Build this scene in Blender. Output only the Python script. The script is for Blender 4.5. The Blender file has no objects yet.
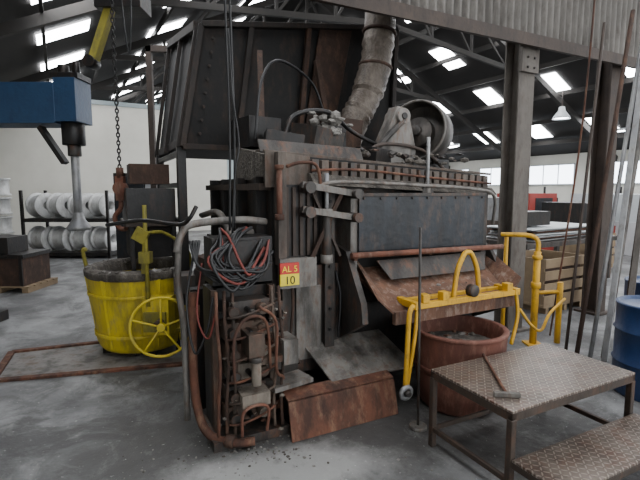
import bpy, bmesh, math, random
from mathutils import Vector, Matrix, Euler
random.seed(7)
MA=math.radians(27); HA=math.radians(30)
C=bpy.context.scene.collection

def lin(h):
    h=h.lstrip('#'); o=[]
    for i in (0,2,4):
        c=int(h[i:i+2],16)/255
        o.append(c/12.92 if c<=.04045 else ((c+.055)/1.055)**2.4)
    return (o[0],o[1],o[2],1)

def mat(name,base,dirt=None,rough=.6,metal=0.,scale=4.,lo=.35,hi=.7,third=None,bump=.15,tscale=9.,emit=None,estr=0,tf=.7,dark=None,df=.75):
    m=bpy.data.materials.new(name); m.use_nodes=True
    nt=m.node_tree; N=nt.nodes; L=nt.links
    b=N['Principled BSDF']; b.inputs['Roughness'].default_value=rough; b.inputs['Metallic'].default_value=metal
    if emit:
        b.inputs['Base Color'].default_value=lin(base)
        b.inputs['Emission Color'].default_value=lin(emit); b.inputs['Emission Strength'].default_value=estr
        return m
    tc=N.new('ShaderNodeTexCoord')
    n=N.new('ShaderNodeTexNoise'); n.inputs['Scale'].default_value=scale; n.inputs['Detail'].default_value=8; n.inputs['Roughness'].default_value=.65
    L.new(tc.outputs['Object'],n.inputs['Vector'])
    r=N.new('ShaderNodeValToRGB'); r.color_ramp.elements[0].position=lo; r.color_ramp.elements[1].position=hi
    r.color_ramp.elements[0].color=lin(base); r.color_ramp.elements[1].color=lin(dirt or base)
    L.new(n.outputs['Fac'],r.inputs['Fac']); out=r.outputs['Color']
    def layer(out,col,fac,sc,loc,zs,f0,f1):
        n2=N.new('ShaderNodeTexNoise'); n2.inputs['Scale'].default_value=sc; n2.inputs['Detail'].default_value=8; n2.inputs['Roughness'].default_value=.7
        mp=N.new('ShaderNodeMapping'); mp.inputs['Location'].default_value=loc; mp.inputs['Scale'].default_value=(1.6,1.6,zs)
        L.new(tc.outputs['Object'],mp.inputs['Vector']); L.new(mp.outputs['Vector'],n2.inputs['Vector'])
        r2=N.new('ShaderNodeMapRange'); r2.inputs['From Min'].default_value=f0; r2.inputs['From Max'].default_value=f1; r2.inputs['To Max'].default_value=fac
        L.new(n2.outputs['Fac'],r2.inputs['Value'])
        mx=N.new('ShaderNodeMix'); mx.data_type='RGBA'
        L.new(r2.outputs['Result'],mx.inputs['Factor']); L.new(out,mx.inputs['A']); mx.inputs['B'].default_value=lin(col)
        return mx.outputs['Result']
    if third: out=layer(out,third,tf,tscale,(3.1,7.7,1.3),.6,.5,.68)
    if dark: out=layer(out,dark,df,3.2,(9.1,2.7,5.3),.35,.48,.62)
    L.new(out,b.inputs['Base Color'])
    if bump:
        bp=N.new('ShaderNodeBump'); bp.inputs['Strength'].default_value=bump; bp.inputs['Distance'].default_value=.02
        nb=N.new('ShaderNodeTexNoise'); nb.inputs['Scale'].default_value=scale*6; nb.inputs['Detail'].default_value=6
        L.new(tc.outputs['Object'],nb.inputs['Vector']); L.new(nb.outputs['Fac'],bp.inputs['Height']); L.new(bp.outputs['Normal'],b.inputs['Normal'])
    return m

steel=mat('grimy_steel','#312e2b','#474340','.'and .55,.3,5,third='#6a4733',dark='#181615',tscale=10)
steelD=mat('dark_steel','#131314','#1e1c1b',.45,.3,4,third='#3a281d',dark='#0c0b0b',tscale=10)
steelL=mat('dusty_grey_steel','#605d59','#78746f',.6,.2,5,third='#5f412c',dark='#2b2825',tscale=12)
shield=mat('heat_shield_steel','#4b4139','#635a52',.7,.1,5,third='#54331f',dark='#231f1d')
doorM=mat('furnace_door_steel','#1b1f24','#262a30',.38,.4,3,third='#4a392e',tscale=10,tf=.6,dark='#121417')
rust=mat('rust','#462d23','#68402e',.85,.1,5,third='#80634f',dark='#271b16')
rustD=mat('dark_rust','#2a1f18','#422f26',.85,.1,6,third='#5a4030')
rustP=mat('rust_pipe','#59372a','#744634',.8,.1,5,third='#7f6a5d',dark='#33231c',df=.5)
potM=mat('scale_red_brown','#5a352b','#714538',.75,.05,3,third='#8a6656',dark='#452b23',df=.5,tscale=12)
trayM=mat('tray_rust','#553b2d','#704e3b',.8,.1,4,third='#8f8074',dark='#33241d',tscale=14)
brown=mat('brown_paint','#2f2621','#40342c',.7,.1,4,third='#1c1714')
hopR=mat('sooty_frame','#1f1a17','#2f2722',.75,.1,4,third='#3d2c22',dark='#121010')
black=mat('black_rubber','#0b0b0d','#151517',.5,0,8,bump=.05)
soot=mat('soot','#0c0b0b','#171514',.8,.1,3,third='#34271e',tscale=5)
ash=mat('ash','#807d78','#65625d',.95,0,9,third='#a8a5a0',bump=.8)
dust=mat('dusty_refractory','#57524c','#443f3a',.95,0,7,third='#7c766e',dark='#2a2623',bump=.8)
yel=mat('worn_yellow','#cdb822','#bba423',.55,.0,5,third='#8f8350',tscale=10,dark='#5a5222',df=.55)
yelG=mat('yellow_green','#8a8026','#6c672b',.6,.0,7,third='#4a4630')
yelO=mat('rail_yellow','#c99a14','#b48717',.55,.0,6,third='#6d552a',tf=.75,tscale=16)
blue=mat('machine_blue','#1b3450','#213e5c',.45,.1,4,third='#162a45')
blueD=mat('drum_blue','#172d52','#1e3860',.4,.0,5,third='#14294a')
alu=mat('aluminium','#b4b5b5','#cfcfce',.45,.25,6,third='#8d8983')
galv=mat('galvanised','#7b7c80','#929290',.5,.5,6,third='#5f5a54')
wallW=mat('wall_paint','#d2d0c7','#c4c2b8',.9,0,.8,bump=.03)
wallG=mat('wall_grey','#8f9a9c','#a3adb0',.9,0,1,bump=.03)
roofM=mat('roof_sheet','#171615','#211e1c',.9,0,1,bump=.05)
trussM=mat('truss_steel','#1d1b19','#282420',.8,.1,2,bump=.05)
colM=mat('column_paint','#57524d','#68625c',.7,.15,3,third='#453830',dark='#302b28',df=.5)
corr=mat('corrugated_grey','#5d5a56','#716d68',.7,.2,2,third='#453f3a',dark='#3a3632',df=.6)
redS=mat('sign_red','#b3261e','#a0241c',.5,0,8,bump=.02)
yelS=mat('sign_yellow','#d8c51a','#ccb820',.5,0,8,bump=.02)
inkB=mat('sign_black','#101010','#181818',.6,bump=0)
inkY=mat('sign_letter','#e8d028','#e8d028',.6,bump=0)
whiteM=mat('machine_white','#b9bdbf','#a5aaac',.5,0,2,bump=.02)
redM=mat('machine_red','#8f2b22','#7a2a22',.6,0,3,bump=.05)
wood=mat('timber','#6f5d48','#85735a',.8,0,5,bump=.1)
sky_e=mat('skylight_glazing','#ffffff',emit='#fafcff',estr=26.0)
lampE=mat('lamp_glow','#ffffff',emit='#f4f8ff',estr=20.0)
win_e=mat('window_glazing','#ffffff',emit='#e8f2ff',estr=7)

def chequer():
    m=mat('tread_plate','#574d46','#7b7067',.36,.5,4,third='#653f2c',dark='#38291f',df=.6,bump=0,tscale=5)
    nt=m.node_tree;N=nt.nodes;L=nt.links;b=N['Principled BSDF']
    tc=N.new('ShaderNodeTexCoord'); sp=N.new('ShaderNodeSeparateXYZ'); L.new(tc.outputs['Object'],sp.inputs[0])
    def MN(op,a,c=None):
        x=N.new('ShaderNodeMath'); x.operation=op
        for i,v in enumerate((a,c)):
            if v is None: continue
            if isinstance(v,(int,float)): x.inputs[i].default_value=v
            else: L.new(v,x.inputs[i])
        return x.outputs[0]
    X=MN('MULTIPLY',sp.outputs[0],1/.03); Y=MN('MULTIPLY',sp.outputs[1],1/.03)
    fx=MN('SUBTRACT',MN('FRACT',X),.5); fy=MN('SUBTRACT',MN('FRACT',Y),.5)
    par=MN('MODULO',MN('ADD',MN('FLOOR',X),MN('FLOOR',Y)),2.0); sg=MN('SUBTRACT',MN('MULTIPLY',MN('ABSOLUTE',par),2.0),1.0)
    fys=MN('MULTIPLY',fy,sg)
    p=MN('ADD',fx,fys); q=MN('SUBTRACT',fx,fys)
    e=MN('ADD',MN('POWER',MN('ABSOLUTE',MN('MULTIPLY',p,1.4)),2.0),MN('POWER',MN('ABSOLUTE',MN('MULTIPLY',q,5.5)),2.0))
    l=MN('LESS_THAN',e,1.0)
    src=b.inputs['Base Color'].links[0].from_socket
    mx=N.new('ShaderNodeMix'); mx.data_type='RGBA'; L.new(MN('MULTIPLY',l,.5),mx.inputs['Factor']); L.new(src,mx.inputs['A']); mx.inputs['B'].default_value=lin('#b0a599'); L.new(mx.outputs['Result'],b.inputs['Base Color'])
    bp=N.new('ShaderNodeBump'); bp.inputs['Strength'].default_value=.8; bp.inputs['Distance'].default_value=.004
    L.new(l,bp.inputs['Height']); L.new(bp.outputs['Normal'],b.inputs['Normal'])
    return m
tread=chequer()

def floor_mat():
    m=bpy.data.materials.new('concrete_floor'); m.use_nodes=True
    nt=m.node_tree;N=nt.nodes;L=nt.links;b=N['Principled BSDF']
    tc=N.new('ShaderNodeTexCoord')
    def noise(s,d=8,r=.6,dist=0,loc=(0,0,0)):
        n=N.new('ShaderNodeTexNoise'); n.inputs['Scale'].default_value=s; n.inputs['Detail'].default_value=d; n.inputs['Roughness'].default_value=r; n.inputs['Distortion'].default_value=dist
        mp=N.new('ShaderNodeMapping'); mp.inputs['Location'].default_value=loc
        L.new(tc.outputs['Object'],mp.inputs['Vector']); L.new(mp.outputs['Vector'],n.inputs['Vector']); return n.outputs['Fac']
    def ramp(f,p0,c0,p1,c1):
        r=N.new('ShaderNodeValToRGB'); e=r.color_ramp.elements; e[0].position=p0;e[1].position=p1;e[0].color=lin(c0);e[1].color=lin(c1)
        L.new(f,r.inputs['Fac']); return r.outputs['Color']
    def mix(f,a,c):
        x=N.new('ShaderNodeMix'); x.data_type='RGBA'; L.new(f,x.inputs['Factor']); L.new(a,x.inputs['A'])
        if isinstance(c,str): x.inputs['B'].default_value=lin(c)
        else: L.new(c,x.inputs['B'])
        return x.outputs['Result']
    base=ramp(noise(1.1,10,.65,.6),.4,'#515152',.6,'#7a7b7b')
    c=mix(ramp(noise(1.3,10,.72,.8,(4,1,0)),.46,'#000000',.58,'#f0f0f0'),base,'#3b3a3a')
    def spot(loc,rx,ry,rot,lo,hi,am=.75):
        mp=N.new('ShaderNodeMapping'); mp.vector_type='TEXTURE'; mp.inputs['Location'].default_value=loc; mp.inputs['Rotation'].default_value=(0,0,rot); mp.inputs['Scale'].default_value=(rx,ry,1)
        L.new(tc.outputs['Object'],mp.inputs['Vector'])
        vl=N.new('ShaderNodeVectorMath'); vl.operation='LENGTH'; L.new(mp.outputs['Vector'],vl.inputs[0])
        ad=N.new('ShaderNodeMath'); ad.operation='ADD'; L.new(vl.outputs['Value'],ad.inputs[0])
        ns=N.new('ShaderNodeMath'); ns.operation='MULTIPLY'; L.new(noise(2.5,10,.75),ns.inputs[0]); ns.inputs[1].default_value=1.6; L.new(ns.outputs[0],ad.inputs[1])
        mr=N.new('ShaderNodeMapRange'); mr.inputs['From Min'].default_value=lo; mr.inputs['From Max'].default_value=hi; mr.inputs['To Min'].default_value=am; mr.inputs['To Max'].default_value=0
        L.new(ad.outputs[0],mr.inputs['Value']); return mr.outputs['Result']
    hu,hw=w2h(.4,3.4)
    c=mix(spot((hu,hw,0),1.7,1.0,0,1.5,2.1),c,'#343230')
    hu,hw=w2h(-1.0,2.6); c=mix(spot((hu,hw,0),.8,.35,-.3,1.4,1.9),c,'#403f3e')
    hu,hw=w2h(-.2,2.4); c=mix(spot((hu,hw,0),.7,.3,-.3,1.3,1.9,.6),c,'#adadab')
    c=mix(ramp(noise(3.2,12,.78,.4,(1,7,0)),.54,'#000000',.7,'#909090'),c,'#b2b2b0')
    c=mix(ramp(noise(7,8,.7,.2,(3,2,0)),.56,'#000000',.68,'#b0b0b0'),c,'#383736')
    c=mix(ramp(noise(38,3,.6),.66,'#000000',.74,'#d0d0d0'),c,'#b9b9b6')
    L.new(c,b.inputs['Base Color'])
    rr=N.new('ShaderNodeMapRange'); rr.inputs['To Min'].default_value=.35; rr.inputs['To Max'].default_value=.8
    L.new(noise(1.7),rr.inputs['Value']); L.new(rr.outputs['Result'],b.inputs['Roughness'])
    bp=N.new('ShaderNodeBump'); bp.inputs['Strength'].default_value=.45; bp.inputs['Distance'].default_value=.01
    L.new(noise(22,8,.7),bp.inputs['Height']); L.new(bp.outputs['Normal'],b.inputs['Normal'])
    return m
def lerp(p,q,t): return Vector(p).lerp(Vector(q),t)
def w2h(X,Y): return (math.cos(HA)*X+math.sin(HA)*Y, -math.sin(HA)*X+math.cos(HA)*Y)
floorM=floor_mat()

class B:
    def __init__(s,name,anchor=(0,0,0),ang=MA,bevel=.003):
        s.n=name; s.a=Vector(anchor); s.ang=ang; s.bm=bmesh.new(); s.m=[]; s.bv=bevel
    def mi(s,m):
        if m not in s.m: s.m.append(m)
        return s.m.index(m)
    def face(s,vs,m,smooth=False):
        try: f=s.bm.faces.new(vs)
        except ValueError: return
        f.material_index=s.mi(m); f.smooth=smooth
    def V(s,p): return s.bm.verts.new(Vector(p)-s.a)
    def hexa(s,p,m):
        v=[s.V(q) for q in p]
        for i in ((0,3,2,1),(4,5,6,7),(0,1,5,4),(1,2,6,5),(2,3,7,6),(3,0,4,7)): s.face([v[k] for k in i],m)
    def box(s,x0,x1,y0,y1,z0,z1,m):
        s.hexa([(x0,y0,z0),(x1,y0,z0),(x1,y1,z0),(x0,y1,z0),(x0,y0,z1),(x1,y0,z1),(x1,y1,z1),(x0,y1,z1)],m)
    def rbox(s,c,size,rot,m):
        R=Euler([math.radians(a) for a in rot]).to_matrix(); c=Vector(c); x,y,z=[q/2 for q in size]
        s.hexa([c+R@Vector(q) for q in ((-x,-y,-z),(x,-y,-z),(x,y,-z),(-x,y,-z),(-x,-y,z),(x,-y,z),(x,y,z),(-x,y,z))],m)
    def beam(s,p,q,wd,ht,m,up=(0,0,1)):
        p=Vector(p);q=Vector(q);d=(q-p).normalized();U=Vector(up)
        if abs(d.dot(U))>.98: U=Vector((0,1,0))
        a=d.cross(U).normalized();b=a.cross(d).normalized();a*=wd/2;b*=ht/2
        s.hexa([p-a-b,p+a-b,p+a+b,p-a+b,q-a-b,q+a-b,q+a+b,q-a+b],m)
    def prism(s,pts,vec,m):
        v=Vector(vec);a=[s.V(p) for p in pts];b=[s.V(Vector(p)+v) for p in pts];n=len(pts)
        s.face(a[::-1],m);s.face(b,m)
        for i in range(n): s.face([a[i],a[(i+1)%n],b[(i+1)%n],b[i]],m)
    def plate(s,quad,t,m):
        q=[Vector(p) for p in quad];n=(q[1]-q[0]).cross(q[3]-q[0]).normalized()*t
        s.prism(q,n,m)
    def sweep(s,pts,rs,m,n=10,cap=True,closed=False):
        pts=[Vector(p) for p in pts]
        if not hasattr(rs,'__len__'): rs=[rs]*len(pts)
        K=len(pts); rings=[]; nrm=None
        for i in range(K):
            if closed: t=(pts[(i+1)%K]-pts[i-1]).normalized()
            else: t=(pts[min(i+1,K-1)]-pts[max(i-1,0)]).normalized()
            if nrm is None:
                nrm=t.cross(Vector((0,0,1)))
                if nrm.length<.1: nrm=t.cross(Vector((1,0,0)))
            nrm=(nrm-t*nrm.dot(t)).normalized(); bb=t.cross(nrm)
            rings.append([s.V(pts[i]+(nrm*math.cos(2*math.pi*k/n)+bb*math.sin(2*math.pi*k/n))*rs[i]) for k in range(n)])
        for i in range(K if closed else K-1):
            A=rings[i];D=rings[(i+1)%K]
            for k in range(n): s.face([A[k],A[(k+1)%n],D[(k+1)%n],D[k]],m,True)
        if cap and not closed: s.face(rings[0][::-1],m); s.face(rings[-1],m)
    def cyl(s,p,q,r,m,r2=None,n=16): s.sweep([p,q],[r,r if r2 is None else r2],m,n)
    def tube(s,pts,r,m,n=8,seg=6):
        P=[Vector(p) for p in pts]; P=[2*P[0]-P[1]]+P+[2*P[-1]-P[-2]]; o=[]
        for i in range(1,len(P)-2):
            for k in range(seg):
                t=k/seg;a,b,c,d=P[i-1:i+3]
                o.append(.5*((2*b)+(c-a)*t+(2*a-5*b+4*c-d)*t*t+(3*b-a-3*c+d)*t**3))
        o.append(P[-2]); s.sweep(o,r,m,n)
    def ring(s,c,nrm,R,r,m,n=36,k=8,a0=0,a1=360):
        nrm=Vector(nrm).normalized(); x=nrm.cross(Vector((0,0,1)))
        if x.length<.1: x=nrm.cross(Vector((1,0,0)))
        x.normalize(); y=x.cross(nrm); full=(a1-a0)>=360
        cnt=n if full else n+1
        pts=[Vector(c)+(x*math.cos(math.radians(a0+(a1-a0)*i/n))+y*math.sin(math.radians(a0+(a1-a0)*i/n)))*R for i in range(cnt)]
        s.sweep(pts,r,m,k,closed=full)
    def lathe(s,c,axis,prof,m,n=40):
        ax=Vector(axis).normalized(); x=ax.cross(Vector((0,0,1)))
        if x.length<.1: x=Vector((1,0,0))
        x.normalize(); y=ax.cross(x); c=Vector(c); rings=[]
        for r,h in prof: rings.append([s.V(c+ax*h+(x*math.cos(2*math.pi*k/n)+y*math.sin(2*math.pi*k/n))*max(r,.0005)) for k in range(n)])
        for i in range(len(rings)-1):
            for k in range(n): s.face([rings[i][k],rings[i][(k+1)%n],rings[i+1][(k+1)%n],rings[i+1][k]],m,True)
    def rock(s,c,r,m):
        R=bmesh.ops.create_icosphere(s.bm,subdivisions=1,radius=r); i=s.mi(m)
        sc=Vector((random.uniform(.7,1.4),random.uniform(.7,1.4),random.uniform(.4,.8)))
        for v in R['verts']:
            j=random.uniform(.75,1.2); v.co=Vector((v.co.x*sc.x*j,v.co.y*sc.y*j,v.co.z*sc.z*j))+Vector(c)-s.a
            for f in v.link_faces: f.material_index=i
    def bolts(s,pts,nrm,r,m):
        nr=Vector(nrm)
        for p in pts: s.cyl(p,Vector(p)+nr*r,r,m,n=6)
    def done(s,parent=None):
        bmesh.ops.recalc_face_normals(s.bm,faces=s.bm.faces)
        me=bpy.data.meshes.new(s.n); s.bm.to_mesh(me); s.bm.free()
        for m in s.m: me.materials.append(m)
        o=bpy.data.objects.new(s.n,me); C.objects.link(o)
        o.location=Matrix.Rotation(s.ang,3,'Z')@s.a; o.rotation_euler=(0,0,s.ang)
        if parent:
            Mp=Matrix.Translation(parent.location)@parent.rotation_euler.to_matrix().to_4x4()
            o.parent=parent; o.matrix_parent_inverse=Mp.inverted()
        if s.bv:
            md=o.modifiers.new('bevel','BEVEL'); md.width=s.bv; md.segments=1; md.limit_method='ANGLE'; md.angle_limit=math.radians(50)
        return o

# ================= ROOM =================
RU,RZ,SL=8.0,9.0,.48
def rz(u): return RZ-SL*abs(u-RU)
U0,U1,W0,W1=-4.0,20.0,-8.0,38.0
b=B('floor',ang=HA,bevel=0)
v=[b.V(p) for p in ((U0,W0,0),(U1,W0,0),(U1,W1,0),(U0,W1,0))]; b.face(v,floorM); b.done()
b=B('ceiling',ang=HA,bevel=0)
for a,c in ((U0,RU),(RU,U1)):
    b.prism([(a,W0,rz(a)),(c,W0,rz(c)),(c,W0,rz(c)+.12),(a,W0,rz(a)+.12)],(0,W1-W0,0),roofM)
b.done()
b=B('skylight_panels',ang=HA,bevel=0)
for u in (.3,3.2,6.2,10.5,13.0,15.5,18.0):
    for k in range(-6,10):
        w=12.5+2.7*k+(.4 if u>9 and int(u)%2 else 0)
        if w<W0+1 or w>W1-1: continue
        du=.55; dz=-.04
        q=[(u-du,w-.42,rz(u-du)+dz),(u+du,w-.42,rz(u+du)+dz),(u+du,w+.42,rz(u+du)+dz),(u-du,w+.42,rz(u-du)+dz)]
        b.face([b.V(p) for p in q],sky_e)
b.done()
b=B('wall_right',(U1,10,0),ang=HA,bevel=0)
b.box(U1,U1+.2,W0,W1,0,rz(U1),wallW); b.done()
for i in range(9):
    w=4+3*i
    b=B('window_%d'%(i+1),(U1,w,2.2),ang=HA,bevel=0)
    b.box(U1-.03,U1,w-1.1,w+1.1,1.9,2.75,win_e)
    for k in range(4): b.box(U1-.06,U1,w-1.13+k*.74,w-1.09+k*.74,1.88,2.77,whiteM)
    b.box(U1-.06,U1,w-1.13,w+1.15,1.84,1.9,whiteM); b.box(U1-.06,U1,w-1.13,w+1.15,2.75,2.8,whiteM)
    b.done()
b=B('wall_left',(U0,10,0),ang=HA,bevel=0); b.box(U0-.2,U0,W0,W1,0,rz(U0),wallW); b.done()
b=B('wall_back',(8,W1,0),ang=HA,bevel=0)
b.prism([(U0,W1,0),(U1,W1,0),(U1,W1,rz(U1)),(RU,W1,RZ),(U0,W1,rz(U0))],(0,.2,0),wallG); b.done()
b=B('wall_partition',(-1,18,0),ang=HA,bevel=0)
b.box(-4,6.0,18,18.2,0,4.6,wallW); b.box(-4,6,17.96,18.24,4.6,4.75,wallG); b.done()

for i,w in enumerate((1.0,5.6,10.2,14.8,19.4,26.0)):
    b=B('roof_truss',(RU,w,0),ang=HA,bevel=0)
    for sgn,e in ((-1,U0),(1,U1)):
        b.beam((RU,w,RZ-.35),(e,w,rz(e)-.35),.14,.2,trussM)
        cu=RU+sgn*6.6
        b.beam((RU,w,6.1),(cu,w,rz(cu)-.4),.1,.14,trussM)
        for k in range(1,4):
            u=RU+sgn*k*1.65; z1=6.1+(rz(cu)-.4-6.1)*k/4
            b.beam((u,w,z1),(u,w,rz(u)-.4),.07,.07,trussM)
            u2=u-sgn*1.65
            b.beam((u,w,z1),(u2,w,rz(u2)-.4),.06,.06,trussM)
    b.beam((RU,w,6.1),(RU,w,RZ-.35),.08,.08,trussM)
    b.done()
b=B('roof_purlins',(RU,15,6),ang=HA,bevel=0)
for u in [U0+1+1.45*k for k in range(16)]:
    b.beam((u,W0,rz(u)-.16),(u,W1,rz(u)-.16),.07,.16,trussM)
b.done()
for (u,w) in ((15.8,10),(15.6,17),(17.5,7.4)):
    z=rz(u)-1.1
    b=B('high_bay_lamp',(u,w,z),ang=HA)
    b.cyl((u,w,z+.3),(u,w,rz(u)-.1),.015,steel); b.lathe((u,w,z),(0,0,1),[(.3,0),(.27,.08),(.12,.28),(.1,.42),(0,.42)],whiteM,20)
    b.lathe((u,w,z+.04),(0,0,1),[(0,0),(.27,0)],lampE,20); b.done()
for (u,w) in ((17.2,9.0),(17.0,12.8),(14.2,15.5),(17.0,16.5),(12,20)):
    z=rz(u)-.9
    b=B('strip_light',(u,w,z),ang=HA)
    b.box(u-.06,u+.06,w-.6,w+.6,z,z+.08,whiteM); b.cyl((u,w-.58,z-.02),(u,w+.58,z-.02),.02,lampE,n=8)
    for dw in (-.5,.5): b.cyl((u,w+dw,z+.08),(u,w+dw,z+.85),.01,steelD,n=6)
    b.done()

# ============ FURNACE (frame MA) ============
b=B('melting_furnace',(2.1,3.8,0))
b.box(1.16,3.16,3.05,4.7,.12,1.7,steel)
for u in (1.2,3.0): b.box(u,u+.12,3.1,4.6,0,.13,steelD)
b.hexa([(1.14,3.0,1.66),(3.2,3.0,1.58),(3.2,3.9,1.62),(1.14,3.9,1.7),(1.14,3.0,1.84),(3.2,3.0,1.72),(3.2,3.9,1.9),(1.14,3.9,1.98)],dust)
b.plate([(1.08,2.97,1.86),(3.25,2.97,1.735),(3.25,3.15,1.75),(1.08,3.15,1.875)],.02,shield)
b.plate([(1.08,2.96,1.62),(1.42,2.96,1.62),(1.42,2.96,1.84),(1.08,2.96,1.87)],.015,shield)
b.plate([(1.06,3.0,1.86),(1.9,3.0,1.82),(1.9,3.05,1.92),(1.06,3.05,1.95)],.015,steel)
b.plate([(1.42,2.97,1.68),(3.2,2.97,1.58),(3.2,2.97,1.73),(1.42,2.97,1.84)],.01,soot)
for k in range(22):
    u=1.42+k*.08; zt=1.87-(u-1.08)*.058
    b.box(u,u+.055,2.91,2.96,zt-.15,zt-.03,shield if k%4 else steel)
b.hexa([(1.4,2.84,1.64),(3.2,2.84,1.56),(3.2,2.99,1.56),(1.4,2.99,1.64),(1.4,2.9,1.72),(3.2,2.9,1.62),(3.2,2.99,1.63),(1.4,2.99,1.73)],dust)
b.tube([(1.42,2.84,1.62),(1.6,2.82,1.66),(2.3,2.82,1.64),(2.9,2.82,1.61),(3.14,2.82,1.55),(3.17,2.85,1.3)],.014,steelL)
b.tube([(1.4,2.88,1.74),(1.8,2.87,1.75),(2.5,2.87,1.7),(3.15,2.87,1.66)],.01,rust)
# door
b.box(1.76,3.03,2.82,2.96,1.1,1.58,doorM)
b.box(1.70,1.76,2.84,3.05,1.0,1.6,steelL); b.box(3.03,3.09,2.84,3.05,1.0,1.58,steel)
b.box(1.76,3.03,2.80,2.82,1.555,1.58,steel)
b.box(1.76,3.03,2.80,2.82,1.1,1.13,steelD)
b.bolts([(1.8+.15*k,2.82,1.54) for k in range(9)],(0,-1,0),.01,steel)
b.cyl((2.42,2.85,1.58),(2.42,2.85,2.02),.014,galv); b.cyl((2.42,2.85,1.55),(2.42,2.85,1.63),.026,steelL)
b.prism([(2.36,2.84,1.58),(2.48,2.84,1.58),(2.44,2.84,1.68),(2.4,2.84,1.68)],(0,.02,0),steel)
# bar & apron
b.cyl((1.66,2.76,1.13),(3.2,2.76,1.11),.022,rustP)
for u in (1.7,2.4,3.15): b.box(u-.015,u+.015,2.76,2.95,1.09,1.12,rust)
b.box(1.8,3.1,2.92,3.06,.72,1.1,soot)
b.plate([(1.74,2.95,1.0),(1.86,2.5,.73),(3.0,2.5,.73),(3.14,2.95,1.0)],.02,trayM)
b.plate([(1.78,2.9,1.07),(1.72,2.5,.85),(1.86,2.48,.72),(1.8,2.92,1.0)],.015,trayM)
b.plate([(3.1,2.92,1.0),(3.0,2.48,.72),(3.14,2.5,.88),(3.18,2.9,1.07)],.015,trayM)
b.box(1.84,3.02,2.46,2.5,.67,.76,trayM)
b.plate([(1.9,2.8,1.07),(1.98,2.72,.93),(2.95,2.72,.93),(3.02,2.8,1.07)],.012,steel)
for i in range(60): 
    t=random.random(); b.rock((random.uniform(1.95,2.9),2.52+.35*t,.755+.21*t),random.uniform(.006,.025),random.choice((ash,dust,dust)))
b.prism([(1.66,3.02,.42),(1.66,2.6,.66),(1.66,2.62,.8),(1.66,2.84,1.15),(1.66,3.02,1.2)],(.05,0,0),steel)
b.prism([(3.12,3.02,.42),(3.12,2.6,.62),(3.12,2.62,.8),(3.12,2.84,1.1),(3.12,3.02,1.2)],(.04,0,0),steel)
# lower front
b.box(1.2,1.66,2.95,3.05,.25,1.05,steel); b.box(1.72,3.1,2.98,3.05,.15,.7,steelD)
b.box(1.52,1.6,2.9,2.95,.3,1.6,steel)
b.box(1.3,1.5,2.93,2.95,.35,.9,steelL)
b.bolts([(1.56,2.9,.4+.16*k) for k in range(8)],(0,-1,0),.014,steelD)
b.tube([(1.24,2.92,1.1),(1.26,2.9,.8),(1.24,2.9,.5),(1.3,2.88,.35)],.012,rustD)
b.tube([(1.62,2.92,1.0),(1.64,2.88,.8),(1.62,2.88,.5)],.01,black)
# left door hinge linkages
for z in (1.62,1.45):
    b.beam((1.3,2.82,z+.02),(1.74,2.78,z-.05),.03,.045,steelL); b.cyl((1.34,2.76,z),(1.34,2.88,z),.04,steel); b.cyl((1.7,2.72,z-.045),(1.7,2.88,z-.045),.035,steel)
b.cyl((1.5,2.84,1.1),(1.5,2.84,1.45),.035,steel); b.cyl((1.5,2.84,1.45),(1.5,2.84,1.72),.016,galv)
b.cyl((1.5,2.84,1.42),(1.5,2.84,1.47),.045,steelL); b.cyl((1.5,2.84,1.08),(1.5,2.84,1.14),.045,steelL)
b.beam((1.38,2.86,1.1),(1.62,2.8,1.62),.03,.03,rustD); b.beam((1.62,2.86,1.12),(1.4,2.86,1.58),.03,.02,brown)
b.box(1.16,1.48,2.9,3.05,1.12,1.64,steelD)
for k in range(5): b.box(1.2+.055*k,1.225+.055*k,2.88,2.9,1.14,1.62,brown)
b.box(1.14,1.2,2.86,2.93,1.08,1.86,shield)
b.cyl((1.14,2.84,1.42),(1.14,2.84,1.76),.02,rustP); b.cyl((1.14,2.84,1.4),(1.14,2.84,1.44),.032,rust); b.cyl((1.14,2.84,1.74),(1.14,2.84,1.77),.032,rust)
b.tube([(1.2,2.86,1.76),(1.3,2.84,1.79),(1.42,2.84,1.77),(1.46,2.84,1.6)],.012,rust)
# side
for w in (3.15,3.6,4.05,4.5):
    b.box(1.08,1.16,w,w+.06,.12,1.7,steelD)
for z in (.5,1.1,1.6): b.box(1.07,1.16,3.05,4.7,z,z+.05,brown)
b.tube([(1.02,3.1,1.3),(1.0,3.5,1.25),(1.02,4.0,1.4),(1.0,4.6,1.35)],.03,steelL)
b.tube([(1.0,3.1,1.0),(.98,3.6,1.05),(.98,4.5,.95)],.022,rust)
b.box(.8,1.05,3.9,4.4,0,.75,steelD); b.box(.82,1.03,3.85,3.9,.1,.7,steel); b.box(.75,1.05,3.4,3.8,.5,.95,steelD)
b.rbox((.9,3.6,1.0),(.25,.3,.12),(5,0,12),rustD); b.rbox((.7,3.9,.82),(.2,.25,.15),(0,0,-10),steel)
b.box(.6,1.0,3.2,3.3,0,.9,steelD)
# spill plates
b.plate([(1.36,2.98,.47),(1.44,2.62,.27),(2.16,2.62,.27),(2.06,2.98,.47)],-.015,steelL)
b.plate([(1.07,2.50,0),(1.9,2.50,0),(1.9,2.56,.24),(1.07,2.56,.24)],.015,rust)
b.plate([(1.07,2.56,.24),(1.9,2.56,.24),(1.9,2.66,.27),(1.07,2.66,.27)],.015,rust)
b.box(1.1,1.7,2.7,3.0,0,.2,steelD)
b.rbox((1.12,2.68,.33),(.3,.18,.03),(0,0,10),steelL)
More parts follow.
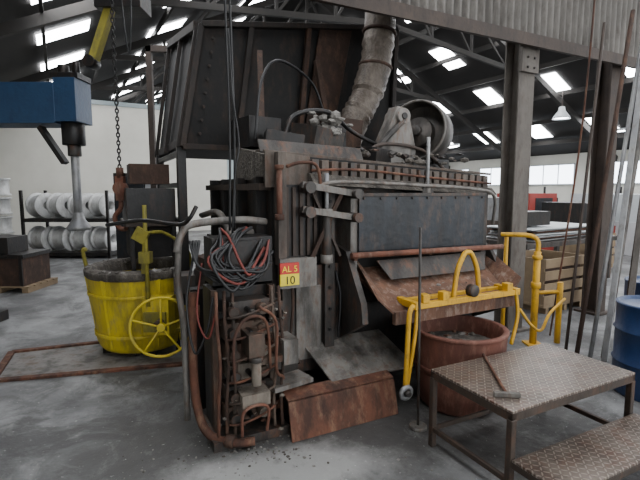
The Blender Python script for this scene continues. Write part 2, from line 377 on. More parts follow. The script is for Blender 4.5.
# clutter on top
b.box(1.9,2.1,3.6,3.8,1.8,2.2,steelD); b.box(2.6,3.1,3.7,4.3,1.75,2.0,steelD)
b.rbox((1.75,3.5,2.02),(.35,.3,.22),(10,5,20),steel); b.rbox((1.4,3.4,1.98),(.3,.25,.14),(0,8,-15),steelD); b.rbox((2.2,3.3,1.9),(.3,.2,.12),(4,0,30),steelD)
b.rbox((1.3,3.8,2.08),(.3,.4,.25),(0,0,8),steelD); b.rbox((2.15,3.7,2.1),(.25,.2,.3),(0,6,-12),rustD)
for i in range(110):
    b.rock((random.uniform(1.25,3.05),random.uniform(3.05,3.6),1.87+random.uniform(-.05,.05)),random.uniform(.015,.05),random.choice((dust,steel,steelD)))
for i in range(34): b.rock((1.85+random.gauss(0,.07),3.45+random.gauss(0,.05),2.05+random.uniform(0,.2)),random.uniform(.025,.06),ash)
b.tube([(1.4,3.4,2.0),(1.5,3.4,2.2),(1.8,3.4,2.25),(2.1,3.5,2.12),(2.4,3.5,2.0)],.02,steelD)
b.tube([(2.1,3.3,1.9),(2.3,3.3,2.0),(2.8,3.4,1.98),(3.1,3.4,1.8)],.016,brown)
b.tube([(1.2,3.5,2.0),(1.3,3.6,2.5),(1.5,3.7,2.7),(1.9,3.9,2.6),(2.1,4.0,2.3)],.012,black)
b.beam((1.3,3.6,1.9),(1.5,4.2,2.9),.05,.05,rustD); b.beam((2.3,4.2,1.9),(2.1,4.2,2.9),.05,.05,rustD)
furn=b.done()

b=B('blower_fan_housing',(2.9,3.7,2.0))
fanM=mat('fan_steel','#35322f','#4a4642',.5,.4,5,third='#5c5048',dark='#1c1a19')
ax=Vector((-.82,-.52,.1)); cc=(2.96,3.62,2.17)
b.lathe(cc,ax,[(.0,-.14),(.28,-.14),(.3,-.12),(.3,.12),(.27,.12),(.27,-.04),(.14,-.05),(.14,.06),(.05,.08),(.05,.14),(0,.14)],fanM,44)
b.ring(Vector(cc)+ax.normalized()*.12,ax,.285,.012,steelL)
b.lathe(Vector(cc)-ax.normalized()*.12,-ax,[(.12,0),(.12,.2),(.1,.24),(0,.24)],steelD,24)
b.box(2.75,3.2,3.45,3.75,1.78,1.9,steelD)
b.prism([(2.26,3.4,1.85),(2.72,3.4,1.84),(2.74,3.4,1.98),(2.68,3.4,2.2),(2.64,3.4,2.34),(2.52,3.4,2.36),(2.45,3.4,2.2),(2.36,3.4,2.02)],(0,.14,0),steelL)
b.cyl((2.57,3.36,2.27),(2.57,3.58,2.27),.07,steelL); b.cyl((2.57,3.35,2.27),(2.57,3.6,2.27),.03,steelD)
b.cyl((2.15,3.38,1.84),(2.58,3.38,2.24),.025,steel)
b.done(furn)

# ============ HOPPER ============
b=B('charging_hopper',(1.9,4.9,2.0))
F=[(.78,4.35,2.0),(3.1,4.35,2.0),(3.15,4.35,3.4),(.98,4.35,3.1)]
Bk=[(.78,5.9,2.0),(3.1,5.9,2.0),(3.15,5.9,3.5),(.98,5.9,3.35)]
b.plate(F,-.03,soot); b.plate(Bk,.03,soot)
b.plate([F[0],F[3],Bk[3],Bk[0]],-.03,soot); b.plate([F[1],F[2],Bk[2],Bk[1]],.03,soot)
b.plate([F[0],F[1],Bk[1],Bk[0]],.03,soot)
for t in (0,.22,.5,1):
    p=lerp(F[0],F[1],t)+Vector((0,-.05,0)); q=lerp(F[3],F[2],t)+Vector((0,-.05,0)); b.beam(p,q,.05,.05,rustD if t==.5 else hopR)
for t in (.0,1):
    p=lerp(F[0],F[3],t)+Vector((0,-.05,0)); q=lerp(F[1],F[2],t)+Vector((0,-.05,0)); b.beam(p,q,.07,.05,hopR)
for t in (0,.5,1):
    p=lerp(F[0],Bk[0],t)+Vector((-.03,0,0)); q=lerp(F[3],Bk[3],t)+Vector((-.03,0,0)); b.beam(p,q,.04,.04,hopR)
b.plate([lerp(F[0],F[1],.52)+Vector((0,-.04,0)),lerp(F[0],F[1],.66)+Vector((0,-.04,0)),lerp(F[3],F[2],.74)+Vector((0,-.04,0)),lerp(F[3],F[2],.56)+Vector((0,-.04,0))],-.02,rustD)
b.bolts([tuple(lerp(lerp(F[0],F[1],.06),lerp(F[3],F[2],.06),k/9)+Vector((0,-.03,0))) for k in range(10)],(0,-1,0),.016,hopR)
b.beam((.8,4.35,2.05),(.8,5.9,2.05),.06,.08,hopR); b.beam((.95,4.35,3.1),(.95,5.9,3.35),.06,.08,hopR)
for (u,w) in ((.78,4.4),(.78,5.8),(3.05,5.8)): b.box(u-.04,u+.04,w-.04,w+.04,0,2.02,steelD)
for z in (.6,.95,1.3,1.65,1.95): b.beam((.78,4.4,z),(.78,5.8,z),.05,.05,steelD)
b.beam((.78,4.4,.3),(.78,5.8,1.9),.04,.05,brown)
b.box(.3,.74,4.55,5.2,1.3,1.62,steelD); b.box(.32,.72,4.6,5.1,.95,1.25,soot); b.box(.28,.76,4.5,5.3,1.26,1.3,brown); b.box(.34,.7,4.6,4.9,1.66,1.85,rustD)
for u in (.32,.7): b.box(u,u+.04,4.55,4.6,0,1.26,steelD)
b.done(furn)

# exhaust duct
b=B('exhaust_duct',(2.6,3.9,2.5))
ductM=mat('duct_foil','#4f473f','#6f665d',.5,.3,9,third='#3f332b',dark='#2a2420',bump=.5)
pts=[(2.77,4.0,4.3),(2.74,4.0,3.6),(2.72,4.0,3.2),(2.66,3.98,2.85),(2.55,3.96,2.55),(2.4,3.95,2.3),(2.25,3.95,1.9)]
P=[];R=[]
for i in range(len(pts)-1):
    for k in range(8):
        P.append(lerp(pts[i],pts[i+1],k/8)); R.append(.155+(.008 if k%2 else 0)+random.uniform(-.008,.008)+(.0 if i<4 else -.01))
P.append(Vector(pts[-1]));R.append(.16)
b.sweep(P,R,ductM,20)
for p in (pts[1],pts[2],pts[3]): b.ring(p,(.15,0,1),.16,.018,rustD)
b.done(furn)

# ============ HYDRAULIC STAND ============
b=B('hydraulic_valve_stand',(.83,2.8,0))
grim=mat('grimy_valve_grey','#43382f','#5c4e43',.7,.2,9,third='#623a28',dark='#211c19')
grimL=mat('dusty_valve_grey','#6b635a','#7d756a',.8,.1,9,third='#5c4130',dark='#37302a')
b.box(.64,1.06,2.8,2.98,.0,.98,steelD); b.box(.6,1.1,2.6,3.0,0,.06,steel)
b.box(.64,.68,2.74,2.8,.0,.98,grim); b.box(1.02,1.06,2.74,2.8,.0,.98,grim)
for k in range(6):
    z=.14+.135*k; o=random.uniform(-.03,.03)
    b.box(.72+o,.98+o,2.66,2.8,z,z+.1,(grim,steel,grimL,rustD,grim,steel)[k])
    b.cyl((.74,2.66,z+.05),(.74,2.58,z+.05),.028,grim if k%2 else steel); b.cyl((.93,2.66,z+.05),(.93,2.6,z+.05),.035,grimL if k%3==0 else grim,n=8)
    b.cyl((.84,2.67,z+.05),(.84,2.57,z+.05),.018,steelD,n=6); b.ring((.74,2.585,z+.05),(0,1,0),.03,.006,rustD,14,6)
    b.box(.98,1.1,2.7,2.8,z,z+.06,rust if k%3==0 else steel)
    b.tube([(.7,2.6,z+.02),(.76,2.56,z+.03),(.9,2.56,z+.06),(1.0,2.6,z+.08)],.008,(rust,grim)[k%2])
b.box(.76,.94,2.52,2.66,.28,.36,grimL); b.box(.8,.9,2.5,2.66,.6,.74,grim); b.cyl((.85,2.52,.42),(.85,2.52,.6),.03,grimL); b.cyl((.85,2.52,.57),(.85,2.52,.6),.045,steel)
for k,u in enumerate((.64,.69,.74,1.0,1.05)):
    b.tube([(u,2.64-.01*k,.08),(u,2.62,.3),(u+.01,2.6,.55),(u,2.62,.8),(u+.02,2.7,.98)],.011,(rust,rustD,grim,grim,rustD)[k])
b.tube([(.76,2.54,.1),(.76,2.51,.26),(.84,2.5,.3),(.92,2.51,.26),(.92,2.54,.1)],.01,rustP)
b.tube([(.72,2.54,.45),(.72,2.53,.72),(.8,2.53,.84),(.92,2.53,.8),(.95,2.54,.5)],.01,rust)
b.tube([(.88,2.54,.9),(.98,2.52,.8),(.98,2.52,.5),(1.06,2.6,.4)],.01,rust)
b.box(.88,1.12,2.56,2.62,.52,.56,grim); b.box(1.04,1.14,2.54,2.72,.5,.66,steelL)
b.box(.66,1.06,2.78,3.0,1.0,1.3,steelD); b.box(.68,1.04,2.76,2.78,1.02,1.28,steelD)
b.tube([(.56,2.9,.95),(.54,2.86,.5),(.55,2.8,.2),(.6,2.7,.07),(.72,2.58,.05),(.84,2.54,.05)],.028,rust)
b.cyl((.56,2.9,.78),(.56,2.9,.86),.04,rust); b.cyl((.68,2.61,.06),(.72,2.58,.055),.042,rustD)
b.tube([(.5,3.0,1.28),(.48,2.96,1.0),(.5,2.92,.7),(.5,2.9,.1)],.022,steelL)
b.tube([(1.1,3.0,1.38),(.9,2.98,1.4),(.6,3.0,1.38),(.52,3.0,1.32),(.48,2.98,1.2)],.025,steelL)
b.tube([(.6,2.9,1.5),(.55,2.9,1.42),(.5,3.0,1.38),(.3,3.2,1.4),(.1,3.6,1.35)],.014,steelD)
for i in range(110): b.rock((random.uniform(.66,1.08),2.7+random.uniform(-.15,.06),random.uniform(.05,.95)),random.uniform(.005,.018),random.choice((dust,grimL,grim,rust)))
b.done(furn)
b=B('hose_bundle',(.8,2.85,1.0))
redh=mat('hose_red','#5a2019','#6d2a20',.6,0,6)
for i in range(13):
    u0=random.uniform(.7,.98); zl=random.uniform(.98,1.14); ul=random.uniform(.55,.8); ur=random.uniform(.85,1.0); w1=random.uniform(2.64,2.72)
    ue=random.uniform(.96,1.06)
    b.tube([(u0,2.82,1.36),(lerp((u0,0,0),(ul,0,0),.5).x,2.75,random.uniform(1.24,1.34)),(ul,w1,random.uniform(1.1,1.2)),((ul+ur)/2,w1-.02,zl),(ur,w1+.02,random.uniform(1.08,1.18)),(ue,2.76,random.uniform(1.18,1.3))],random.choice((.007,.009,.01)),redh if i%4==1 else black)
for i in range(4): b.tube([(.55+.02*i,2.9,1.28),(.57,2.76,1.14),(.7,2.66,1.03+.025*i),(.9,2.66,1.05+.02*i),(1.04,2.74,1.13)],.009,black)
b.tube([(.56,2.84,1.2),(.5,2.8,.9),(.53,2.74,.6),(.6,2.7,.75),(.64,2.7,.95)],.008,black); b.tube([(.6,2.8,1.15),(.55,2.74,.85),(.6,2.68,.7),(.66,2.68,.9)],.006,redh)
for u in (.8,.83): b.tube([(u,2.86,1.34),(u+.01,2.85,2.0),(u,2.86,2.9),(u,2.87,4.0)],.008,black)
b.tube([(.815,2.86,1.3),(.83,2.82,1.7),(.86,2.82,1.9),(.83,2.84,2.2),(.82,2.86,2.6)],.006,black)
b.done(furn)
b=B('furnace_number_sign',(1.2,2.78,1.0),bevel=0)
b.box(1.14,1.42,2.84,2.88,.92,1.13,steelL)
b.box(1.125,1.265,2.80,2.82,1.03,1.105,redS); b.box(1.125,1.265,2.80,2.82,.95,1.03,yelS); b.box(1.16,1.2,2.82,2.84,.95,1.1,steelL)
sg=b.done(furn)
def text(t,loc,size,m,parent,nm):
    cu=bpy.data.curves.new(nm,'FONT'); cu.body=t; cu.size=size; cu.extrude=.001; cu.align_x='CENTER'; cu.materials.append(m)
    o=bpy.data.objects.new(nm,cu); C.objects.link(o); o.parent=parent; o.location=loc; o.rotation_euler=(math.radians(90),0,0)
text('AL 5',(-.005,.018,.045),.06,inkY,sg,'letters_top'); text('10',(-.005,.018,-.04),.08,inkB,sg,'letters_bottom')

# ============ LADLE ============ (world frame)
b=B('transfer_ladle',(-1.82,4.5,0),ang=0)
c=(-1.82,4.5,0)
b.lathe(c,(0,0,1),[(0,.06),(.38,.06),(.41,.1),(.47,.55),(.49,.8),(.5,.83),(.47,.85),(.43,.83),(.41,.78),(.36,.5),(0,.45)],yel,48)
b.lathe(c,(0,0,1),[(.493,.77),(.51,.79),(.515,.84),(.46,.87),(.42,.84),(.40,.74)],dust,48)
b.lathe(c,(0,0,1),[(.478,.6),(.492,.6),(.492,.63),(.48,.63)],yel,48); b.lathe(c,(0,0,1),[(.425,.2),(.445,.2),(.447,.24),(.43,.24)],yel,48)
b.lathe(c,(0,0,1),[(.405,.52),(0,.52)],ash,40)
for i in range(110):
    a=random.uniform(0,6.28); b.rock((c[0]+.47*math.cos(a),c[1]+.47*math.sin(a),.85),random.uniform(.012,.04),random.choice((ash,dust)))
for a in range(4): 
    x=c[0]+.33*math.cos(a*1.57+.6); y=c[1]+.33*math.sin(a*1.57+.6); b.box(x-.04,x+.04,y-.04,y+.04,0,.08,steelD)
for a in (200,250,310,345):
    x=math.cos(math.radians(a)); y=math.sin(math.radians(a)); b.beam((c[0]+.4*x,c[1]+.4*y,.1),(c[0]+.49*x,c[1]+.49*y,.78),.04,.02,yel)
b.box(-1.62,-1.38,4.0,4.18,.28,.62,yel); b.box(-1.6,-1.4,3.96,4.0,.32,.5,yelG)
b.cyl((-1.44,4.1,.42),(-1.44,3.86,.42),.03,steel)
hc=Vector((-1.40,3.86,.40)); hn=Vector((.25,-1,.1)).normalized()
b.ring(hc,hn,.26,.014,yel,40); x=hn.cross(Vector((0,0,1))).normalized(); y=x.cross(hn)
for k in range(5):
    a=k*2*math.pi/5+.3; b.cyl(hc,hc+(x*math.cos(a)+y*math.sin(a))*.26,.011,yel,n=8)
b.cyl(hc-hn*.04,hc+hn*.04,.035,yel)
b.cyl(hc,hc+hn*-.2,.02,steel)
b.cyl((-1.56,4.0,.55),(-1.56,4.0,1.47),.018,yelG); b.beam((-1.6,4.02,.85),(-1.56,4.0,1.25),.035,.02,yelG)
b.box(-1.62,-1.52,3.97,4.05,.95,1.05,yelG); b.rbox((-1.6,4.0,1.2),(.12,.05,.12),(0,30,0),yelG)
b.tube([(-2.32,4.45,.75),(-2.34,4.4,1.0),(-2.3,4.4,1.02)],.02,yelG)
b.tube([(-1.33,4.5,.75),(-1.3,4.4,1.0),(-1.45,4.2,1.2),(-1.56,4.02,1.22)],.016,yelG)
b.done()

# ============ DEGASSER ============
b=B('degassing_unit',(-3.0,5.1,0),ang=0)
b.box(-4.5,-2.85,4.95,5.35,2.32,2.75,blue); b.box(-2.85,-2.62,4.95,5.3,2.34,2.8,blue); b.box(-4.2,-3.52,4.94,4.95,2.38,2.7,whiteM)
b.box(-3.6,-3.5,4.93,4.95,2.36,2.72,redS)
b.box(-2.9,-2.6,4.98,5.28,2.8,2.86,steelD); b.cyl((-2.82,5.12,2.86),(-2.82,5.12,2.96),.06,steelD); b.cyl((-2.68,5.12,2.86),(-2.68,5.12,3.0),.04,steelD)
b.cyl((-2.75,5.12,2.1),(-2.75,5.12,2.36),.12,steelD); b.cyl((-2.75,5.12,1.98),(-2.75,5.12,2.1),.07,steel)
b.cyl((-2.75,5.12,1.25),(-2.75,5.12,2.0),.045,galv); b.lathe((-2.75,5.12,1.15),(0,0,1),[(0,0),(.12,0),(.13,.03),(.07,.12),(.045,.2)],galv,24)
b.beam((-3.1,5.1,2.3),(-2.85,5.1,1.9),.1,.05,steelD)
b.box(-4.5,-4.2,4.95,5.3,0,2.4,blue); b.box(-4.7,-3.9,4.8,5.5,0,.12,steelD)
b.done()

b=B('chain_hoist_hook',(-1.96,4.45,2),ang=0,bevel=0)
z=1.8; k=0
while z<4.5:
    n=(1,0.3,0) if k%2 else (-.3,1,0)
    nn=Vector(n); t=nn.cross(Vector((0,0,1))).normalized(); cz=z+.03
    pts=[Vector((-1.96,4.45,cz))+t*.014*math.cos(a)+Vector((0,0,1))*(.025*math.sin(a)) for a in [i*math.pi/5 for i in range(10)]]
    b.sweep(pts,.007,steelD,6,closed=True); z+=.038;k+=1
b.cyl((-1.96,4.45,1.72),(-1.96,4.45,1.82),.035,rust); b.box(-2.0,-1.92,4.42,4.48,1.5,1.74,rustP)
b.cyl((-1.96,4.41,1.62),(-1.96,4.49,1.62),.065,rustP)
b.tube([(-1.96,4.45,1.5),(-1.97,4.45,1.42),(-2.03,4.45,1.34),(-2.0,4.45,1.24),(-1.93,4.45,1.22),(-1.88,4.45,1.28),(-1.87,4.45,1.34)],.024,rustP)
b.tube([(-1.9,4.45,4.5),(-1.87,4.46,3.4),(-1.82,4.46,2.9),(-1.78,4.46,3.4),(-1.76,4.45,4.5)],.008,black)
b.done()
b=B('hoist_jib_arm',(-2.2,4.7,3.5),ang=0)
b.beam((-2.3,4.7,2.85),(-1.62,4.7,4.6),.07,.11,yelG,up=(0,1,0)); b.cyl((-2.3,4.62,2.88),(-2.3,4.78,2.88),.06,steelD)
b.box(-2.2,-1.75,4.6,4.9,3.38,3.55,steelD)
b.done()

# ============ COLUMNS & CLADDING ============
def ibeam(name,u,w,z1,ang=MA,wd=.3,dp=.2,m=colM):
    b=B(name,(u,w,0),ang=ang)
    b.box(u-wd/2,u+wd/2,w-dp/2,w-dp/2+.02,0,z1,m); b.box(u-wd/2,u+wd/2,w+dp/2-.02,w+dp/2,0,z1,m); b.box(u-.01,u+.01,w-dp/2+.02,w+dp/2-.02,0,z1,m)
    b.box(u-wd/2-.06,u+wd/2+.06,w-dp/2-.06,w+dp/2+.06,0,.03,m)
    return b
b=ibeam('steel_column',4.25,3.54,4.4,wd=.24); b.box(4.12,4.38,3.4,3.44,2.85,3.1,colM); b.beam((4.15,3.5,3.2),(3.6,3.5,3.6),.06,.06,colM)
b.bolts([(4.2+.1*i,3.4,2.9+.1*j) for i in range(2) for j in range(2)],(0,-1,0),.014,steelD); b.done()
b=ibeam('steel_column',5.85,3.54,3.9,m=brown,wd=.2); b.done()
b=B('corrugated_cladding',(3,3.38,3.5),bevel=0)
b.box(1.2,7.5,3.3,3.34,3.08,3.2,brown); b.box(1.2,7.5,3.34,3.42,3.17,3.2,brown)
n=int((7.5-1.2)/.0125); prev=None
for i in range(n+1):
    u=1.2+i*.0125; w=3.36+.03*math.sin(u*2*math.pi/.1)
    cur=(b.V((u,w,3.16)),b.V((u,w,4.7)))
    if prev: b.face([prev[0],cur[0],cur[1],prev[1]],corr,True)
    prev=cur
b.done()
b=B('leaning_pipes',(4.6,3.0,0),ang=0)
for (p,q,r,m) in (((2.45,4.15,.02),(3.15,4.75,3.4),.022,rustD),((2.55,4.1,.02),(3.3,4.75,3.5),.02,galv),((2.68,4.1,.02),(3.36,4.7,3.2),.028,steelL),((2.4,4.25,.02),(2.9,4.8,3.3),.015,brown),((2.8,4.05,.02),(3.4,4.65,3.0),.02,rustD)):
    b.cyl(p,q,r,m,n=10)
b.beam((2.62,4.0,.03),(3.2,4.6,3.0),.05,.025,galv); b.beam((2.76,3.95,.03),(3.35,4.6,2.9),.05,.025,colM)
b.done()
b=B('hanging_cable',(2.5,4.6,1),ang=0); b.tube([(2.85,4.9,4.0),(2.8,4.85,3.0),(2.72,4.8,2.0),(2.6,4.75,1.0),(2.5,4.75,.03)],.01,rust); b.done()

# ============ RUST POT ============
b=B('rusty_pot',(2.42,2.45,0))
c=(2.42,2.45,0)
b.lathe(c,(0,0,1),[(0,.0),(.25,.0),(.28,.03),(.31,.2),(.335,.45),(.34,.56),(.35,.565),(.35,.585),(.31,.585),(.3,.5),(.26,.2),(0,.12)],potM,48)
b.lathe(c,(0,0,1),[(.32,.3),(.331,.3),(.333,.33),(.32,.33)],potM,40)
b.lathe(c,(0,0,1),[(.29,.46),(.15,.48),(0,.47)],dust,40)
for i in range(40):
    a=random.uniform(0,6.28);r=random.uniform(0,.24); b.rock((c[0]+r*math.cos(a),c[1]+r*math.sin(a),.475),random.uniform(.015,.035),random.choice((steelL,dust,rust)))
b.done()

# ============ LIFTING FRAME ============
b=B('yellow_lifting_frame',(2.4,2.5,0))
w=2.42; zb=.80
b.beam((1.95,w,zb),(3.0,w,zb),.05,.04,yelO); b.beam((1.95,w+.16,zb),(3.0,w+.16,zb),.035,.035,yelO)
for u in (1.98,2.97): b.box(u-.025,u+.025,w-.03,w+.19,zb-.02,zb+.03,yelO)
b.tube([(2.37,w+.05,zb),(2.4,w+.05,1.0),(2.46,w+.05,1.12),(2.5,w+.05,1.14),(2.54,w+.05,1.12),(2.6,w+.05,1.0),(2.63,w+.05,zb)],.019,yelO)
b.lathe((2.5,w-.01,zb+.06),(0,-1,0),[(0,.03),(.045,.03),(.045,-.03),(0,-.03)],steel,20)
for u in (2.02,2.2,2.85): b.box(u,u+.06,w-.03,w+.03,zb+.02,zb+.08,yelO)
b.tube([(1.97,w,zb),(1.93,w-.02,zb),(1.9,w-.03,zb-.06),(1.89,w-.03,.5),(1.88,w-.03,.25)],.018,yelO)
b.tube([(1.99,w,zb),(1.97,w-.01,.6),(1.9,w-.02,.22)],.015,yelO)
b.ring((1.88,w-.04,.21),(0,1,.1),.04,.018,galv,20); b.cyl((1.88,w-.08,.21),(1.88,w,.21),.02,steel)
b.tube([(2.98,w,zb),(3.0,w-.01,.6),(2.93,w-.02,.38)],.015,yelO)
b.done()

b=B('skimming_rod',(1.93,2.2,0))
b.cyl((1.9,2.27,.02),(1.93,2.33,1.36),.009,steel); b.cyl((1.9,2.27,0),(1.9,2.27,.025),.06,steelL,n=24)
b.done()

# ============ WORK PLATFORM ============
b=B('tread_plate_platform',(2.36,1.6,0))
frameM=mat('platform_frame','#342c27','#4a3f37',.6,.3,6,third='#5a4030')
b.box(1.83,2.9,1.47,2.08,.485,.5,tread)
for (x0,x1,y0,y1) in ((1.83,2.9,1.47,1.5),(1.83,2.9,2.05,2.08),(1.83,1.86,1.47,2.08),(2.87,2.9,1.47,2.08)): b.box(x0,x1,y0,y1,.44,.486,frameM)
for u in (1.845,2.885):
    for w in (1.485,2.065): b.box(u-.018,u+.018,w-.018,w+.018,0,.45,frameM)
b.box(1.83,2.9,2.055,2.075,.1,.13,frameM)
for u in (1.845,2.885): b.box(u-.012,u+.012,1.5,2.05,.1,.13,frameM)
b.box(1.83,2.9,1.16,1.46,.235,.25,tread)
for (x0,x1,y0,y1) in ((1.83,2.9,1.16,1.18),(1.83,1.85,1.16,1.47),(2.88,2.9,1.16,1.47),(1.83,2.9,1.44,1.46)): b.box(x0,x1,y0,y1,.2,.236,frameM)
for u in (1.845,2.885): b.box(u-.015,u+.015,1.165,1.195,0,.21,frameM)
b.done()
b=B('long_handled_hammer',(2.1,1.8,.5))
b.cyl((2.29,2.09,.512),(1.94,1.6,.512),.009,rust); b.beam((1.88,1.635,.514),(1.995,1.56,.514),.026,.026,steelL); b.done()

# ============ RIGHT SIDE ============
for (X,Y) in ((2.64,3.42),(3.3,4.3)):
    b=B('blue_drum',(X,Y,0),ang=0)
    b.lathe((X,Y,0),(0,0,1),[(0,0),(.27,0),(.285,.02),(.28,.25),(.295,.265),(.28,.28),(.28,.5),(.295,.515),(.28,.53),(.28,.7),(.29,.72),(.27,.73),(.26,.7),(0,.69)],blueD,40)
    b.cyl((X+.1,Y-.1,.69),(X+.1,Y-.1,.71),.035,steelD); b.done()
b=B('yellow_gas_pipe',(2.3,4.7,0),ang=0)
b.cyl((2.22,4.55,0),(2.22,4.55,.98),.035,yelO); b.tube([(2.22,4.55,.95),(2.22,4.55,1.08),(2.14,4.58,1.14),(1.9,4.7,1.14)],.025,yelO)
b.cyl((2.22,4.55,.6),(2.22,4.55,.66),.048,yelO); b.cyl((2.22,4.55,.9),(2.22,4.55,.94),.048,yelO)
b.cyl((1.98,4.75,0),(1.98,4.75,1.12),.022,yelO); b.cyl((2.5,4.6,0),(2.5,4.6,.65),.03,yelO)
b.tube([(1.95,4.3,.45),(2.05,4.25,.3),(2.15,4.25,.25),(2.25,4.3,.4),(2.5,4.5,.5)],.014,yelO); b.cyl((2.22,4.55,.55),(2.5,4.6,.55),.02,yelO)
b.box(2.14,2.3,4.47,4.63,0,.02,yelO)
b.done()
u,w=w2h(4.0,8.0)
b=B('sheet_stock_table',(u,w,0),ang=HA)
b.box(u-1.3,u+1.3,w-.6,w+.6,.7,.78,steel)
for du in (-1.2,1.2):
    for dw in (-.5,.5): b.box(u+du-.04,u+du+.04,w+dw-.04,w+dw+.04,0,.7,steel)
for k in range(7): b.rbox((u+random.uniform(-.2,.2),w+random.uniform(-.05,.05),.8+.03*k),(2.0,.9,.02),(0,0,random.uniform(-6,6)),random.choice((wood,galv,whiteM,rust)))
b.box(u-.9,u-.3,w-.3,w+.1,1.02,1.25,steelD); b.done()
def machine(name,X,Y,sz,m1,m2,h):
    u,w=w2h(X,Y); b=B(name,(u,w,0),ang=HA)
    a,c=sz[0]/2,sz[1]/2
    b.box(u-a,u+a,w-c,w+c,0,h*.55,m1); b.box(u-a*.9,u+a*.55,w-c*.9,w+c*.9,h*.55,h,m2); b.box(u+a*.6,u+a*.95,w-c*.6,w+c*.2,h*.55,h*.9,steelD)
    b.box(u-a*.6,u+a*.3,w-c*.92,w-c*.88,h*.62,h*.9,doorM); b.box(u-a,u+a,w-c-.02,w-c,h*.25,h*.28,steelD); b.cyl((u+a*.8,w,h*.9),(u+a*.8,w,h*1.15),.04,steelD); b.done()
machine('machine_tool',6.6,11.5,(1.6,1.2),redM,steelD,1.3)
machine('machine_tool',8.6,11.5,(2.2,1.4),whiteM,whiteM,1.5)
machine('machine_tool',5.2,13,(1.3,1.2),steel,galv,1.4)
machine('machine_tool',9.5,15,(2.2,1.4),blue,whiteM,1.5)
machine('machine_tool',7.2,15.5,(2.0,1.4),steelD,redM,1.5)
for (X,Y) in ((3.1,6.2),(5.6,9.4)):
    u,w=w2h(X,Y); b=B('storage_crate',(u,w,0),ang=HA)
    for k in range(4): b.box(u-.45,u+.45,w-.35,w-.33,.12+.16*k,.24+.16*k,wood); b.box(u-.45,u+.45,w+.33,w+.35,.12+.16*k,.24+.16*k,wood)
    for sx in (-.45,.43): b.box(u+sx,u+sx+.02,w-.33,w+.33,.12,.72,wood)
    b.box(u-.45,u+.45,w-.35,w+.35,.08,.12,wood)
    for sx in (-.4,0,.36): b.box(u+sx,u+sx+.06,w-.35,w+.35,0,.08,wood)
    b.box(u-.4,u+.4,w-.3,w+.3,.12,.6,rustD); b.done()

# ============ LEFT BACKGROUND ============
def coil(b,c,r,wd,ax):
    b.lathe(c,ax,[(r*.35,-wd/2),(r,-wd/2),(r,-wd/2+.04),(r*.85,-wd/2+.05),(r*.85,wd/2-.05),(r,wd/2-.04),(r,wd/2),(r*.35,wd/2),(r*.35,-wd/2)],alu,28)
b=B('wire_reel_rack',(-6,11,0),ang=0)
for lvl,z in ((0,.42),(1,1.22)):
    b.box(-7.0,-4.95,10.5,11.5,z-.36,z-.28,steelD)
    for k in range(4): coil(b,(-6.7+.5*k,10.9,z+.02),.3,.44,(.95,-.3,0) if lvl==0 else (.85,-.5,0))
for x in (-7.0,-5.0):
    for y in (10.5,11.45): b.box(x,x+.06,y,y+.06,0,1.6,steelD)
b.done()
b=B('wire_reel_stack',(-7.6,10.5,0),ang=0)
b.box(-8.2,-7.2,10.1,11,0,.12,wood)
for k in range(4):
    for x in (-7.95,-7.45): coil(b,(x,10.5,.36+.44*k),.24,.4,(0,0,1))
b.done()
b=B('pallet_box',(-5.1,7.3,0),ang=0)
for k in range(3): b.box(-5.5+.42*k,-5.4+.42*k,6.9,7.7,0,.08,wood)
for k in range(5): b.box(-5.5,-4.55,6.9+.17*k,7.02+.17*k,.08,.1,wood)
b.box(-5.45,-4.65,6.95,7.65,.1,.58,rustD); b.box(-5.47,-4.63,6.93,7.67,.54,.6,steelD); b.box(-5.35,-4.9,7.0,7.5,.6,.86,steelD); b.box(-5.47,-5.42,6.92,6.95,.1,.6,steelD); b.box(-4.7,-4.65,6.92,6.95,.1,.6,steelD)
b.done()
b=B('control_cabinet',(-3.3,8,0),ang=0)
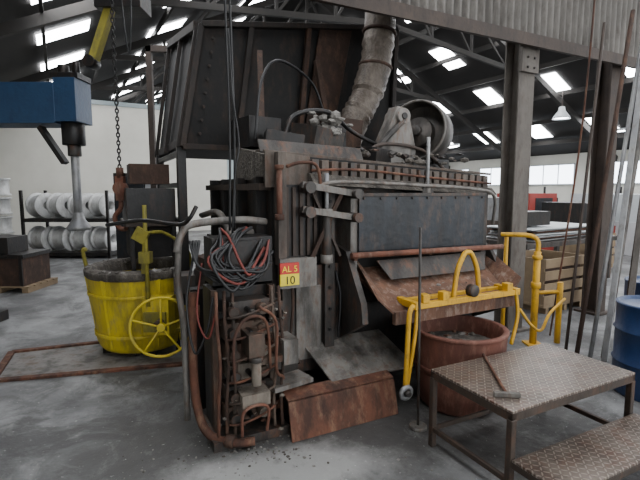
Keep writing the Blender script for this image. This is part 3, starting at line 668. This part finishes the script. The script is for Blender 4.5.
b.box(-3.6,-3.05,7.9,8.4,0,1.9,steelD); b.box(-3.58,-3.07,7.88,7.9,.1,1.85,doorM); b.box(-3.45,-3.35,7.86,7.88,1.5,1.6,mat('label_green','#4fb58a')); b.box(-3.13,-3.1,7.85,7.88,.9,1.05,steelL)
b.box(-3.45,-3.25,7.86,7.88,1.2,1.3,whiteM); b.done()
b=B('brown_post',(-2.75,7.5,0),ang=0); b.box(-2.79,-2.7,7.46,7.54,0,3.9,brown); b.box(-2.9,-2.6,7.4,7.6,0,.02,brown); b.box(-2.79,-1.7,7.46,7.54,3.8,3.9,brown); b.done()
b=B('small_bench',(-2.2,6.2,0),ang=0); b.box(-2.7,-1.9,6.0,6.5,.5,.56,steel)
for x in (-2.68,-1.96):
    for y in (6.02,6.44): b.box(x,x+.05,y,y+.05,0,.5,steelD)
b.box(-2.6,-2.2,6.1,6.4,.56,.75,steelL); b.done()

b=B('floor_pit_cover',(-2.1,3.9,0),ang=0)
for (p,q) in (((-2.75,3.62,.012),(-1.15,4.02,.012)),((-2.75,3.62,.012),(-3.05,4.3,.012)),((-3.05,4.3,.012),(-1.9,4.75,.012))): b.beam(p,q,.06,.024,rust)
pitM=mat('pit_plate','#6a6764','#85827e',.7,.2,3,third='#5a4436',dark='#3f3c39',tscale=5)
b.plate([(-2.72,3.66,.002),(-1.2,4.04,.002),(-1.9,4.7,.002),(-3.0,4.27,.002)],.008,pitM); b.done()
b=B('ash_debris',(0,2.5,0),ang=0,bevel=0)
for i in range(180):
    if random.random()<.6: x=-.4+random.gauss(0,.14); y=2.62+random.gauss(0,.1)
    else: x=random.uniform(-1.3,.7); y=random.uniform(2.1,2.7)
    b.rock((x,y,.002),random.choice((.004,.005,.007,.009)),random.choice((ash,dust)))
b.done()

# ============ LIGHT ============
w=bpy.data.worlds.new('World'); bpy.context.scene.world=w; w.use_nodes=True
bg=w.node_tree.nodes['Background']; bg.inputs['Color'].default_value=(.95,.98,1,1); bg.inputs['Strength'].default_value=3.9

cam=bpy.data.cameras.new('camera'); co=bpy.data.objects.new('camera',cam); C.objects.link(co)
co.location=(0,0,1.6); co.rotation_euler=(math.radians(90-6.3),0,0); cam.lens=25.3; cam.sensor_width=36; cam.clip_end=200
bpy.context.scene.camera=co
